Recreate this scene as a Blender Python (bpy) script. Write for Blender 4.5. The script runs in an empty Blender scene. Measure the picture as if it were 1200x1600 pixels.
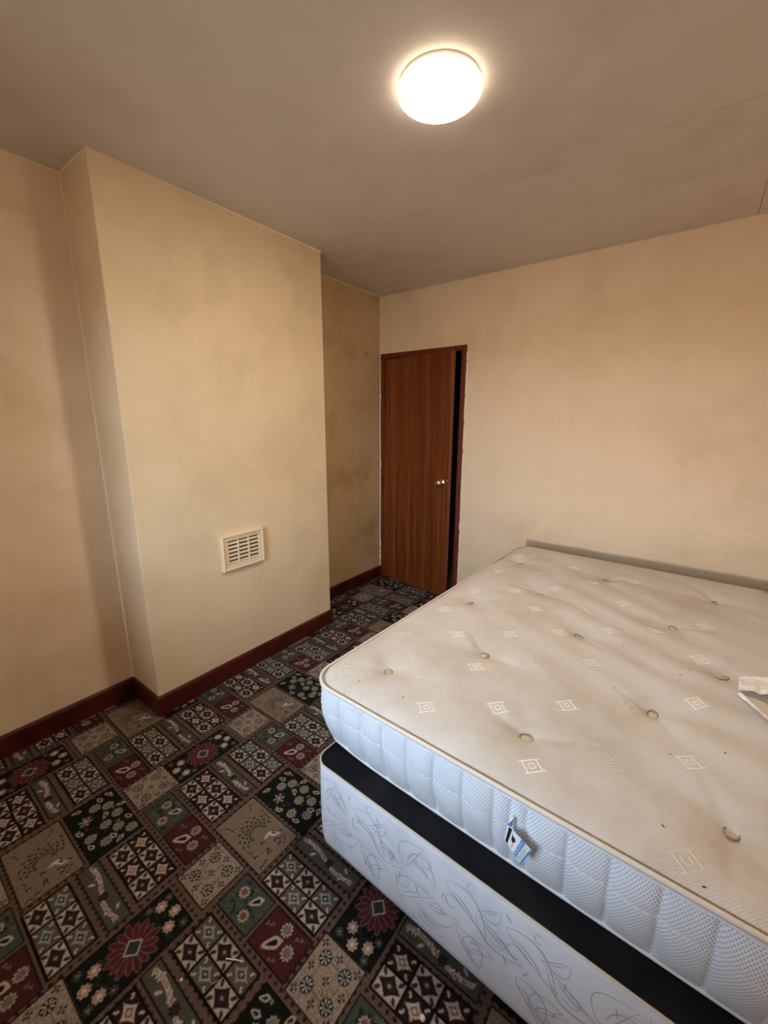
import bpy, bmesh, math, random
import numpy as np
from mathutils import Vector, Matrix

random.seed(7)
rng = np.random.default_rng(11)
SC = bpy.context.scene
COL = SC.collection

# ------------------------------------------------------------------ camera, world, light, exposure
cam_d = bpy.data.cameras.new('camera')
cam = bpy.data.objects.new('camera', cam_d)
COL.objects.link(cam)
cam.location = (2.2883, -3.0027, 1.4724)
cam.rotation_euler = (math.radians(77.4282), math.radians(-0.1376), math.radians(36.8157))
cam_d.sensor_fit = 'HORIZONTAL'
cam_d.sensor_width = 36.0
cam_d.lens = 642.11 / 1200 * 36
cam_d.clip_start = 0.02
SC.camera = cam

SC.view_settings.view_transform = 'Standard'
SC.view_settings.look = 'None'
SC.view_settings.gamma = 1.0
SC.view_settings.use_curve_mapping = False
SC.view_settings.exposure = 0.45
SC.cycles.max_bounces = 12
SC.cycles.diffuse_bounces = 8
SC.cycles.sample_clamp_indirect = 6.0

LAMP_POWER = 190.0                       # radiance of the glowing diffuser
LAMP_COLOR = (1.0, 0.83, 0.64)
SKY_POWER = 16.5
ZC = 2.486                              # ceiling height
XR, YF = 2.95, -3.52                    # right wall, front (window) wall
WX0, WX1, WZ0, WZ1 = 0.88, 1.80, 0.80, 2.06   # window opening in the front wall

world = bpy.data.worlds.new('overcast_sky')
SC.world = world
world.use_nodes = True
wn, wl = world.node_tree.nodes, world.node_tree.links
wn.clear()
w_out = wn.new('ShaderNodeOutputWorld')
w_bg = wn.new('ShaderNodeBackground')
w_tc = wn.new('ShaderNodeTexCoord')
w_sep = wn.new('ShaderNodeSeparateXYZ')
w_ramp = wn.new('ShaderNodeValToRGB')
w_map = wn.new('ShaderNodeMapRange')
w_map.inputs[1].default_value = -1.0
w_map.inputs[2].default_value = 1.0
wl.new(w_tc.outputs['Generated'], w_sep.inputs[0])
wl.new(w_sep.outputs['Z'], w_map.inputs[0])
wl.new(w_map.outputs[0], w_ramp.inputs[0])
el = w_ramp.color_ramp.elements
el[0].position = 0.0
el[0].color = (0.16, 0.17, 0.16, 1)
el[1].position = 1.0
el[1].color = (0.55, 0.76, 1.0, 1)
e = el.new(0.49); e.color = (0.22, 0.23, 0.22, 1)
e = el.new(0.51); e.color = (0.66, 0.83, 1.0, 1)
w_bg.inputs['Strength'].default_value = SKY_POWER
wl.new(w_ramp.outputs[0], w_bg.inputs['Color'])
wl.new(w_bg.outputs[0], w_out.inputs['Surface'])

port_d = bpy.data.lights.new('window_portal', 'AREA')
port_d.shape = 'RECTANGLE'
port_d.size, port_d.size_y = WX1 - WX0, WZ1 - WZ0
port_d.cycles.is_portal = True
port = bpy.data.objects.new('window_portal', port_d)
COL.objects.link(port)
port.location = ((WX0 + WX1) / 2, YF - 0.36, (WZ0 + WZ1) / 2)
port.rotation_euler = (math.radians(90), 0, 0)      # shines towards +y, into the room


# ------------------------------------------------------------------ helpers
def lin(r, g, b):
    f = lambda c: (c / 12.92) if c <= 0.04045 else ((c + 0.055) / 1.055) ** 2.4
    return (f(r / 255), f(g / 255), f(b / 255))


def new_mat(name, color=(0.8, 0.8, 0.8), rough=0.6, metal=0.0, spec=0.5):
    m = bpy.data.materials.new(name)
    m.use_nodes = True
    b = m.node_tree.nodes['Principled BSDF']
    b.inputs['Base Color'].default_value = (*color, 1)
    b.inputs['Roughness'].default_value = rough
    b.inputs['Metallic'].default_value = metal
    b.inputs['Specular IOR Level'].default_value = spec
    return m


class NT:
    """small wrapper for writing node graphs"""
    def __init__(self, m):
        self.t = m.node_tree
        self.b = self.t.nodes['Principled BSDF']

    def n(self, kind, **kw):
        x = self.t.nodes.new(kind)
        for k, v in kw.items():
            setattr(x, k, v)
        return x

    def put(self, sock, v):
        if isinstance(v, bpy.types.NodeSocket):
            self.t.links.new(v, sock)
        else:
            sock.default_value = v

    def obj(self):
        return self.n('ShaderNodeTexCoord').outputs['Object']

    def uv(self):
        return self.n('ShaderNodeTexCoord').outputs['UV']

    def sep(self, v):
        s = self.n('ShaderNodeSeparateXYZ')
        self.put(s.inputs[0], v)
        return s.outputs

    def math(self, op, a, b=0.0, c=None):
        x = self.n('ShaderNodeMath', operation=op)
        self.put(x.inputs[0], a)
        self.put(x.inputs[1], b)
        if c is not None:
            self.put(x.inputs[2], c)
        return x.outputs[0]

    def scale(self, v, s):
        x = self.n('ShaderNodeVectorMath', operation='MULTIPLY')
        self.put(x.inputs[0], v)
        x.inputs[1].default_value = s
        return x.outputs[0]

    def noise(self, v, scale, detail=3, rough=0.55):
        x = self.n('ShaderNodeTexNoise')
        self.put(x.inputs['Vector'], v)
        x.inputs['Scale'].default_value = scale
        x.inputs['Detail'].default_value = detail
        x.inputs['Roughness'].default_value = rough
        return x.outputs['Fac']

    def smooth(self, v, a, b, lo=0.0, hi=1.0):
        x = self.n('ShaderNodeMapRange', interpolation_type='SMOOTHSTEP')
        self.put(x.inputs[0], v)
        x.inputs[1].default_value = a
        x.inputs[2].default_value = b
        x.inputs[3].default_value = lo
        x.inputs[4].default_value = hi
        return x.outputs[0]

    def mix(self, fac, a, b):
        x = self.n('ShaderNodeMix', data_type='RGBA')
        self.put(x.inputs[0], fac)
        self.put(x.inputs[6], (*a, 1) if isinstance(a, tuple) else a)
        self.put(x.inputs[7], (*b, 1) if isinstance(b, tuple) else b)
        return x.outputs[2]

    def color(self, c):
        self.put(self.b.inputs['Base Color'], c)

    def bump(self, h, strength=0.3, dist=0.002):
        x = self.n('ShaderNodeBump')
        x.inputs['Strength'].default_value = strength
        x.inputs['Distance'].default_value = dist
        self.put(x.inputs['Height'], h)
        self.t.links.new(x.outputs[0], self.b.inputs['Normal'])


def tag(o, label=None, cat=None, group=None, kind=None):
    if label: o['label'] = label
    if cat: o['category'] = cat
    if group: o['group'] = group
    if kind: o['kind'] = kind
    return o


def empty(name, loc=(0, 0, 0), rz=0.0):
    o = bpy.data.objects.new(name, None)
    COL.objects.link(o)
    o.location = loc
    o.rotation_euler = (0, 0, rz)
    o.empty_display_size = 0.05
    return o


def mesh_obj(name, verts, faces, mat, parent=None, smooth=False):
    me = bpy.data.meshes.new(name)
    me.from_pydata([tuple(v) for v in verts], [], faces)
    me.update()
    if smooth:
        me.polygons.foreach_set('use_smooth', [True] * len(me.polygons))
    o = bpy.data.objects.new(name, me)
    COL.objects.link(o)
    if mat: me.materials.append(mat)
    if parent: o.parent = parent
    return o


def bm_obj(name, bm, mat, parent=None, smooth=False):
    bmesh.ops.recalc_face_normals(bm, faces=bm.faces)
    me = bpy.data.meshes.new(name)
    bm.to_mesh(me)
    bm.free()
    if smooth:
        me.polygons.foreach_set('use_smooth', [True] * len(me.polygons))
    o = bpy.data.objects.new(name, me)
    COL.objects.link(o)
    if mat: me.materials.append(mat)
    if parent: o.parent = parent
    return o


def add_box(bm, x0, x1, y0, y1, z0, z1, bevel=0.0, seg=2):
    vs = [bm.verts.new((x, y, z)) for x in (x0, x1) for y in (y0, y1) for z in (z0, z1)]
    q = [(0, 1, 3, 2), (4, 6, 7, 5), (0, 4, 5, 1), (2, 3, 7, 6), (0, 2, 6, 4), (1, 5, 7, 3)]
    fs = [bm.faces.new([vs[i] for i in f]) for f in q]
    if bevel > 0:
        es = list({e for f in fs for e in f.edges})
        bmesh.ops.bevel(bm, geom=es, offset=bevel, segments=seg, affect='EDGES', profile=0.5)


def box(name, x0, x1, y0, y1, z0, z1, mat, parent=None, bevel=0.0, seg=2):
    bm = bmesh.new()
    add_box(bm, x0, x1, y0, y1, z0, z1, bevel, seg)
    return bm_obj(name, bm, mat, parent)


def lathe(name, prof, mat, parent=None, n=48, axis='Z', smooth=True, loc=(0, 0, 0)):
    """prof: list of (radius, height)"""
    verts, faces = [], []
    for r, h in prof:
        for k in range(n):
            a = 2 * math.pi * k / n
            p = (r * math.cos(a), r * math.sin(a), h)
            if axis == 'Y':
                p = (p[0], p[2], p[1])
            if axis == 'X':
                p = (p[2], p[0], p[1])
            verts.append((p[0] + loc[0], p[1] + loc[1], p[2] + loc[2]))
    for i in range(len(prof) - 1):
        for k in range(n):
            a, b = i * n + k, i * n + (k + 1) % n
            faces.append((a, b, b + n, a + n))
    faces.append(tuple(range(n))[::-1])
    faces.append(tuple(range((len(prof) - 1) * n, len(prof) * n)))
    bm = bmesh.new()
    vs = [bm.verts.new(v) for v in verts]
    for f in faces:
        try:
            bm.faces.new([vs[i] for i in f])
        except ValueError:
            pass
    bmesh.ops.remove_doubles(bm, verts=bm.verts, dist=1e-6)
    return bm_obj(name, bm, mat, parent, smooth)


def tube_geo(pts, r, n=8, closed=False, flat=1.0):
    """a tube round a polyline; returns verts, faces"""
    P = [Vector(p) for p in pts]
    m = len(P)
    verts, faces = [], []
    for i in range(m):
        a = P[(i - 1) % m] if (closed or i > 0) else P[i]
        b = P[(i + 1) % m] if (closed or i < m - 1) else P[i]
        t = (b - a).normalized()
        up = Vector((0, 0, 1)) if abs(t.z) < 0.95 else Vector((1, 0, 0))
        s = t.cross(up).normalized()
        u = s.cross(t).normalized()
        rr = r[i] if isinstance(r, (list, tuple)) else r
        for k in range(n):
            g = 2 * math.pi * k / n
            verts.append(tuple(P[i] + s * (rr * math.cos(g)) + u * (rr * flat * math.sin(g))))
    for i in range(m if closed else m - 1):
        j = (i + 1) % m
        for k in range(n):
            k2 = (k + 1) % n
            faces.append((i * n + k, j * n + k, j * n + k2, i * n + k2))
    if not closed:
        faces.append(tuple(range(n))[::-1])
        faces.append(tuple((m - 1) * n + k for k in range(n)))
    return verts, faces


def rounded_rect(W, L, r, step=0.02, arc=10):
    """points, normals and arc lengths round a rounded rectangle, anticlockwise from the near left corner's end"""
    out = []
    cs = [(W / 2 - r, -L / 2 + r, -90), (W / 2 - r, L / 2 - r, 0), (-W / 2 + r, L / 2 - r, 90), (-W / 2 + r, -L / 2 + r, 180)]
    starts = []
    for cx, cy, a0 in cs:
        for k in range(arc + 1):
            a = math.radians(a0 + 90 * k / arc)
            starts.append((cx + r * math.cos(a), cy + r * math.sin(a), math.cos(a), math.sin(a)))
    n = len(starts)
    for i in range(n):
        p, q = starts[i], starts[(i + 1) % n]
        out.append(p)
        d = math.hypot(q[0] - p[0], q[1] - p[1])
        if d > 2 * step:
            m = int(d / step)
            for k in range(1, m):
                t = k / m
                out.append((p[0] + (q[0] - p[0]) * t, p[1] + (q[1] - p[1]) * t, p[2], p[3]))
    s, acc = [0.0], 0.0
    for i in range(1, len(out)):
        acc += math.hypot(out[i][0] - out[i - 1][0], out[i][1] - out[i - 1][1])
        s.append(acc)
    return out, s


# ------------------------------------------------------------------ materials
def wall_material(name, base, dirty, dirt_amt=0.5, extra=None):
    m = new_mat(name, base, 0.75, spec=0.25)
    t = NT(m)
    o = t.obj()
    big = t.noise(o, 1.3, 4)
    mid = t.noise(o, 5.0, 5, 0.6)
    f = t.smooth(t.math('ADD', t.math('MULTIPLY', big, 0.6), t.math('MULTIPLY', mid, 0.4)), 0.42, 0.72, 0, dirt_amt)
    c = t.mix(f, base, dirty)
    if extra:
        c = extra(t, o, c)
    t.color(c)
    h = t.math('ADD', t.math('MULTIPLY', t.noise(o, 90, 3), 0.5), t.math('MULTIPLY', t.noise(o, 9, 3), 1.6))
    t.bump(h, 0.22, 0.004)
    return m


WALL = lin(241, 219, 190)
WALL_D = lin(206, 184, 146)


def band(t, v, a, b, soft):
    return t.math('MULTIPLY', t.smooth(v, a - soft, a + soft), t.smooth(v, b - soft, b + soft, 1, 0))


def grey_band_scuffs(t, o, c):
    """grey band on the wall up to mattress height, and small scuffs above it"""
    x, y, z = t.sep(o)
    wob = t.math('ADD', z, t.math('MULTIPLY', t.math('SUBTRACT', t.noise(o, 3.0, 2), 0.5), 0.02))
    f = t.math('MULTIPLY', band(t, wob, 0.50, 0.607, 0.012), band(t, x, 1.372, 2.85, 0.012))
    c = t.mix(t.math('MULTIPLY', f, 0.62), c, lin(120, 112, 100))  # flat grey mixed in from the bed's left edge, up to mattress height
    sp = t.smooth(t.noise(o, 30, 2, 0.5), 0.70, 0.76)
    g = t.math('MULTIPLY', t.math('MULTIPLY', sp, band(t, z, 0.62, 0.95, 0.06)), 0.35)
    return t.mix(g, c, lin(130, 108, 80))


def grime_and_recess_shade(t, o, c):
    """soot-like grime in patches on the old plaster; recess also darkened as shade"""
    x, y, z = t.sep(o)
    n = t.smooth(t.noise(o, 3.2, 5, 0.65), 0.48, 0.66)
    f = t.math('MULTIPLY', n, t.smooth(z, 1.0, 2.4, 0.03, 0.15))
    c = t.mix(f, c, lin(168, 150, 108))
    # recess beside the door: olive grime with paler patches, mixed darker for its weaker light
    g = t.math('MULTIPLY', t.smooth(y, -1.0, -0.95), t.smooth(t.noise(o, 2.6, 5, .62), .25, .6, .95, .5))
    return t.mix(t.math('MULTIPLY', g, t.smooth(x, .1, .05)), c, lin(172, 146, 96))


M_wall = wall_material('wall_paint', WALL, WALL_D, 0.55)
M_wall_back = wall_material('wall_paint_back', WALL, WALL_D, 0.5, grey_band_scuffs)
M_wall_left = wall_material('wall_paint_left', WALL, WALL_D, 0.6, grime_and_recess_shade)
M_chim = wall_material('wall_paint_chimney', lin(236, 215, 180), WALL_D, 0.45, grime_and_recess_shade)
M_ceil = wall_material('ceiling_paint', lin(212, 204, 196), lin(192, 181, 168), 0.6)
M_ceil.node_tree.nodes['Principled BSDF'].inputs['Roughness'].default_value = 0.85
M_bead = new_mat('filler', lin(246, 230, 202), 0.65)
M_dark = new_mat('hall_paint', (0.12, 0.10, 0.08), 0.9)

# dark red stained timber
M_base = new_mat('red_varnished_timber', lin(88, 26, 14), 0.32)
_t = NT(M_base); _o = _t.obj()
_n = _t.noise(_o, 6.0, 4)
_c = _t.mix(_t.smooth(_n, 0.4, 0.7), lin(86, 26, 14), lin(56, 15, 9))
_chip = _t.smooth(_t.noise(_o, 38, 4, 0.7), 0.71, 0.74)
_t.color(_t.mix(_t.math('MULTIPLY', _chip, 0.6), _c, lin(130, 92, 72)))
_t.bump(_t.noise(_o, 25, 4), 0.25, 0.003)

M_frame = new_mat('door_frame_stain', lin(92, 30, 14), 0.45)
_t = NT(M_frame); _o = _t.obj()
_t.color(_t.mix(_t.smooth(_t.noise(_t.scale(_o, (14, 14, 2)), 3, 3), 0.4, 0.7), lin(118, 48, 20), lin(82, 30, 12)))

M_door = new_mat('sapele_veneer', lin(110, 52, 16), 0.40)
_t = NT(M_door); _o = _t.obj()
_warp = _t.noise(_o, 1.2, 2)
_sx = _t.sep(_o)
_xx = _t.math('ADD', _sx[0], _t.math('MULTIPLY', _warp, 0.05))
_cv = _t.n('ShaderNodeCombineXYZ')
_t.put(_cv.inputs[0], _t.math('MULTIPLY', _xx, 1.0)); _t.put(_cv.inputs[1], _sx[1]); _t.put(_cv.inputs[2], _t.math('MULTIPLY', _sx[2], 0.012))
_g1 = _t.noise(_cv.outputs[0], 55, 3, 0.7)
_g2 = _t.noise(_cv.outputs[0], 11, 2, 0.5)
_g = _t.math('ADD', _t.math('MULTIPLY', _g1, 0.6), _t.math('MULTIPLY', _g2, 0.4))
_c = _t.mix(_t.smooth(_g, 0.40, 0.62), lin(94, 42, 12), lin(138, 72, 26))
_line = _t.smooth(_t.noise(_cv.outputs[0], 90, 2, 0.5), 0.60, 0.68)
_t.color(_t.mix(_t.math('MULTIPLY', _line, 0.55), _c, lin(66, 22, 6)))
_t.bump(_g1, 0.08, 0.001)

M_edge = new_mat('door_edge_timber', lin(120, 68, 38), 0.55)
M_brass = new_mat('brass', (0.72, 0.56, 0.28), 0.22, 1.0)
M_chip = new_mat('flaked_cream_paint', lin(246, 232, 210), 0.8)
M_vent = new_mat('cream_plastic', lin(236, 214, 180), 0.4)
M_void = new_mat('duct_dark', (0.02, 0.015, 0.01), 0.9)
M_tray = new_mat('lamp_tray_white', lin(235, 225, 215), 0.4)
M_black = new_mat('black_platform_cloth', (0.010, 0.010, 0.011), 0.95, spec=0.15)
_t = NT(M_black); _o = _t.obj()
_t.color(_t.mix(_t.smooth(_t.noise(_o, 5, 4), 0.45, 0.75), (0.008, 0.008, 0.009), (0.020, 0.019, 0.019)))
_t.bump(_t.noise(_o, 500, 2), 0.3, 0.001)

M_diff = bpy.data.materials.new('glowing_opal_glass')
M_diff.use_nodes = True
_n = M_diff.node_tree.nodes
_n['Principled BSDF'].inputs['Base Color'].default_value = (0.9, 0.88, 0.82, 1)
_n['Principled BSDF'].inputs['Roughness'].default_value = 0.25
_n['Principled BSDF'].inputs['Emission Color'].default_value = (*LAMP_COLOR, 1)
_t = NT(M_diff); _sx = _t.sep(_t.obj())
_r = _t.math('SQRT', _t.math('ADD', _t.math('MULTIPLY', _sx[0], _sx[0]), _t.math('MULTIPLY', _sx[1], _sx[1])))
_t.put(_n['Principled BSDF'].inputs['Emission Strength'], _t.math('MULTIPLY', _t.smooth(_r, .02, .129, 1.0, .034), LAMP_POWER))   # bulb in the middle of the bowl


# ------------------------------------------------------------------ the setting
def struct(o, label, cat):
    return tag(o, label, cat, kind='structure')


CX, CY1, CY2 = 0.285, -0.982, -2.223         # chimney breast front, far and near sides
DX = 0.822                                   # right edge of the door opening
DZ = 2.030

struct(box('wall_left', -0.15, 0.0, YF - 0.34, 0.12, -0.1, ZC + 0.1, M_wall_left),
       'cream painted wall with grimy plaster in the alcoves either side of the chimney breast', 'wall')

bm = bmesh.new()
vs = [bm.verts.new(p) for p in ((0, CY2, 0), (CX, CY2, 0), (CX, CY1, 0), (0, CY1, 0))]
vt = [bm.verts.new((v.co.x, v.co.y, ZC)) for v in vs]
for i in range(4):
    j = (i + 1) % 4
    bm.faces.new((vs[i], vs[j], vt[j], vt[i]))
bm.faces.new(vs); bm.faces.new(vt)
bm.edges.ensure_lookup_table()
es = [e for e in bm.edges if abs(e.verts[0].co.z - e.verts[1].co.z) > 1 and e.verts[0].co.x > 0.1]
bmesh.ops.bevel(bm, geom=es, offset=0.005, segments=3, affect='EDGES', profile=0.5)
struct(bm_obj('wall_chimney', bm, M_chim), 'yellowish cream chimney breast standing out from the left wall', 'chimney breast')

bm = bmesh.new()
add_box(bm, DX, XR, 0, 0.12, -0.1, ZC + 0.1)
add_box(bm, -0.15, DX, 0, 0.12, DZ, ZC + 0.1)
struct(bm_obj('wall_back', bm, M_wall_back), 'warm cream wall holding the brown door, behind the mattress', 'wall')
struct(box('wall_right', XR, XR + 0.15, YF - 0.34, 0.12, -0.1, ZC + 0.1, M_wall), 'plain cream wall to the right of the bed', 'wall')
bm = bmesh.new()
add_box(bm, -0.15, WX0, YF - 0.34, YF, -0.1, ZC + 0.1)  # unseen wall, made thick so its reveal cuts slanting daylight
add_box(bm, WX1, XR + 0.15, YF - 0.34, YF, -0.1, ZC + 0.1)
add_box(bm, WX0, WX1, YF - 0.34, YF, -0.1, WZ0)
add_box(bm, WX0, WX1, YF - 0.34, YF, WZ1, ZC + 0.1)
struct(bm_obj('wall_front', bm, M_wall), 'cream wall with the window, opposite the door', 'wall')

# window (behind the camera)
M_upvc = new_mat('white_window_frame', (0.85, 0.85, 0.85), 0.35)
M_pane = bpy.data.materials.new('window_pane_glass')
M_pane.use_nodes = True
_nt = M_pane.node_tree
_nt.nodes.remove(_nt.nodes['Principled BSDF'])
_tr, _gl, _mx, _fr = (_nt.nodes.new(k) for k in ('ShaderNodeBsdfTransparent', 'ShaderNodeBsdfGlossy', 'ShaderNodeMixShader', 'ShaderNodeFresnel'))
_gl.inputs['Roughness'].default_value = 0.02
_nt.links.new(_fr.outputs[0], _mx.inputs[0]); _nt.links.new(_tr.outputs[0], _mx.inputs[1]); _nt.links.new(_gl.outputs[0], _mx.inputs[2])
_nt.links.new(_mx.outputs[0], _nt.nodes['Material Output'].inputs['Surface'])
win = struct(empty('window_1', ((WX0 + WX1) / 2, YF - 0.30, WZ0)), 'white framed two pane window lighting the room', 'window')
hw, hh = (WX1 - WX0) / 2, WZ1 - WZ0
bm = bmesh.new()
for a in ((-hw, -hw + .06, 0, hh), (hw - .06, hw, 0, hh), (-.03, .03, .06, hh - .06), (-hw + .06, hw - .06, 0, .06), (-hw + .06, hw - .06, hh - .06, hh)):
    add_box(bm, a[0], a[1], -.03, .03, a[2], a[3])
bm_obj('window_frame', bm, M_upvc, win)
for s in (-1, 1):
    x0, x1 = sorted((s * .03, s * (hw - .06)))
    box('pane', x0, x1, -.003, .003, .06, hh - .06, M_pane, win)
box('window_sill', -hw - .04, hw + .04, .04, .34, -.03, -.002, M_upvc, win, 0.006)

# ceiling: a slab with plasterboards under it, fine joints between them
ceil = struct(box('ceiling', -0.15, XR + 0.15, YF - 0.34, 0.12, ZC + 0.012, ZC + 0.14, M_ceil),
              'flat grey brown ceiling with faint board joints round the lamp', 'ceiling')
JY, JX = -1.030, 2.388
for x0, x1, y0, y1 in ((-.02, JX, JY, .02), (JX, XR + .02, JY, .02), (-.02, XR + .02, YF - .02, JY)):
    g = 0.0012
    bm = bmesh.new()
    add_box(bm, x0 + g, x1 - g, y0 + g, y1 - g, ZC, ZC + 0.0115)
    bm_obj('ceiling_board', bm, M_ceil, ceil)

# filler beads in the inner corners
for i, (x, y) in enumerate(((0.0, CY2), (0.0, 0.0))):
    v, f = tube_geo([(x, y, 0.1), (x, y, ZC)], 0.0075, 8)
    struct(mesh_obj('trim_%d' % (i + 1), v, f, M_bead, None, True),
           ('pale filler bead down the corner left of the chimney breast', 'pale filler bead down the corner above the door')[i], 'corner bead')
for i, pts in enumerate((((0, YF, ZC), (0, CY2, ZC)), ((0, CY2, ZC), (CX, CY2, ZC)), ((CX, CY2, ZC), (CX, CY1, ZC)), ((0, CY1, ZC), (0, 0, ZC)))):
    v, f = tube_geo(pts, 0.0045, 8)
    struct(mesh_obj('trim_%d' % (i + 3), v, f, M_bead, None, True),
           ('pale paint line where the alcove wall meets the ceiling at far left', 'short pale paint line over the chimney breast side',
            'long pale paint line along the top of the chimney breast', 'pale paint line at the top of the recess beside the door')[i], 'paint line')

# skirting boards
BH, BT = 0.106, 0.013


def skirting(path, names, labels):
    P = [Vector((p[0], p[1])) for p in path]
    dirs = [(P[i + 1] - P[i]).normalized() for i in range(len(P) - 1)]
    nor = [Vector((d.y, -d.x)) for d in dirs]           # room is on the right of the path

    def miter(i, off):
        if i == 0: return P[0] + nor[0] * off
        if i == len(P) - 1: return P[-1] + nor[-1] * off
        n = nor[i - 1] + nor[i]
        return P[i] + n * (off / max(1e-6, n.dot(nor[i])))
    prof = [(0, 0), (BT, 0), (BT, BH - .016), (BT - .002, BH - .008), (BT - .006, BH - .002), (BT - .009, BH), (0, BH)]
    for i, (nm, lb) in enumerate(zip(names, labels)):
        if nm is None: continue
        v = []
        for k in (i, i + 1):
            for d, z in prof:
                q = miter(k, d)
                v.append((q.x, q.y, z))
        n = len(prof)
        f = [(j, (j + 1) % n, n + (j + 1) % n, n + j) for j in range(n)] + [tuple(range(n))[::-1], tuple(range(n, 2 * n))]
        bm = bmesh.new()
        vv = [bm.verts.new(p) for p in v]
        for q in f: bm.faces.new([vv[k] for k in q])
        struct(bm_obj(nm, bm, M_base), lb, 'skirting board')


skirting([(0, YF), (0, CY2), (CX, CY2), (CX, CY1), (0, CY1), (0, 0)],
         ['baseboard_alcove', 'baseboard_chimney_side', 'baseboard_chimney', 'baseboard_chimney_back', 'baseboard_recess'],
         ['dark red skirting board along the alcove at far left', 'short dark red skirting board on the side of the chimney breast',
          'long dark red skirting board along the chimney breast front', 'short dark red skirting board on the hidden side of the chimney breast',
          'dark red skirting board in the recess beside the door'])
skirting([(DX + 0.001, 0), (XR, 0), (XR, YF), (0, YF)], ['baseboard_back', 'baseboard_right', 'baseboard_front'],
         ['dark red skirting board behind the bed', 'dark red skirting board on the right wall', 'dark red skirting board under the window'])

# unlit hall behind the door
bm = bmesh.new()
add_box(bm, -0.6, -0.5, 0.12, 1.4, -0.1, 2.5)
add_box(bm, 1.5, 1.6, 0.12, 1.4, -0.1, 2.5)
add_box(bm, -0.6, 1.6, 1.4, 1.5, -0.1, 2.5)
add_box(bm, -0.6, 1.6, 0.12, 1.5, 2.5, 2.6)
add_box(bm, -0.6, 1.6, 0.12, 1.5, -0.12, 0.0)
add_box(bm, -0.6, -0.15, 0.12, 0.16, -0.1, 2.5)
add_box(bm, XR, XR + 0.01, 0.13, 0.14, 0, 0.01)
struct(bm_obj('wall_hall', bm, M_dark), 'dark hallway seen through the gap of the open door', 'hallway')

# door
door = struct(empty('door_1', (0, 0, 0)), 'dark brown veneered flush door standing slightly ajar in the back corner', 'door')
bm = bmesh.new(); add_box(bm, 0.0, DX, -0.004, 0.125, 1.991, DZ, 0.002, 1); bm_obj('door_head', bm, M_frame, door)
bm = bmesh.new(); add_box(bm, 0.0, 0.038, -0.003, 0.125, 0.0, 1.991, 0.002, 1); bm_obj('door_jamb', bm, M_frame, door)
bm = bmesh.new(); add_box(bm, 0.777, DX, -0.003, 0.125, 0.0, 1.991, 0.002, 1)
add_box(bm, 0.765, 0.777, 0.045, 0.06, 0.0, 1.991); bm_obj('door_jamb', bm, M_frame, door)
LW = 0.722
leaf = empty('door_leaf', (0.0405, -0.002, 0.0)); leaf.parent = door
leaf.rotation_euler = (0, 0, math.atan2(-0.103, 0.715))
# leaf local: x along the leaf, y thickness towards the hall
bm = bmesh.new(); add_box(bm, 0.0, LW, 0.0, 0.036, 0.012, 1.982, 0.0015, 1); bm_obj('leaf_panel', bm, M_door, leaf)
bm = bmesh.new(); add_box(bm, LW - 0.0005, LW + 0.004, 0.001, 0.035, 0.012, 1.982, 0.001, 1); bm_obj('edge_strip', bm, M_edge, leaf)
kx, kz = LW - 0.060, 0.985
kv = [(0.0, 0.0), (0.030, 0.0), (0.030, -0.003), (0.026, -0.007), (0.014, -0.010), (0.010, -0.014), (0.0095, -0.030), (0.013, -0.036),
      (0.021, -0.041), (0.0255, -0.050), (0.0255, -0.057), (0.021, -0.064), (0.012, -0.068), (0.0, -0.069)]
lathe('knob', kv, M_brass, leaf, 32, 'Y', True, (kx, 0, kz))
bm = bmesh.new(); add_box(bm, LW - 0.016, LW - 0.001, -0.0015, 0.0, kz - 0.028, kz - 0.010, 0.0005, 1)
add_box(bm, LW - 0.016, LW - 0.001, -0.0015, 0.0, kz + 0.010, kz + 0.028, 0.0005, 1)
bm_obj('latch_plate', bm, M_brass, leaf)
# flaked edges of old cream paint along the right jamb and the head
bm = bmesh.new()
z = 0.02
while z < 1.94:
    h = random.uniform(0.05, 0.22)
    w = random.choice((0.004, 0.006, 0.008, 0.005))
    x0 = DX - random.uniform(0.0, 0.004)
    add_box(bm, x0, x0 + w + 0.005, -0.0045, 0.002, z, min(z + h, 1.975), 0.0012, 1)
    z += h + random.choice((0.0, 0.0, 0.012, 0.04))
z = 0.12
for z, h in ((1.66, .03), (1.05, .05), (.98, .02), (.82, .02), (.30, .04), (.24, .015), (.17, .05)):
    add_box(bm, 0.004, 0.011, -0.0045, 0.0, z, z + h, 0.001, 1)
fl = bm_obj('paint_flakes', bm, M_chip, door); fl['label'] = 'flaking cream paint edge down the door frame'; fl['kind'] = 'stuff'


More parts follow.
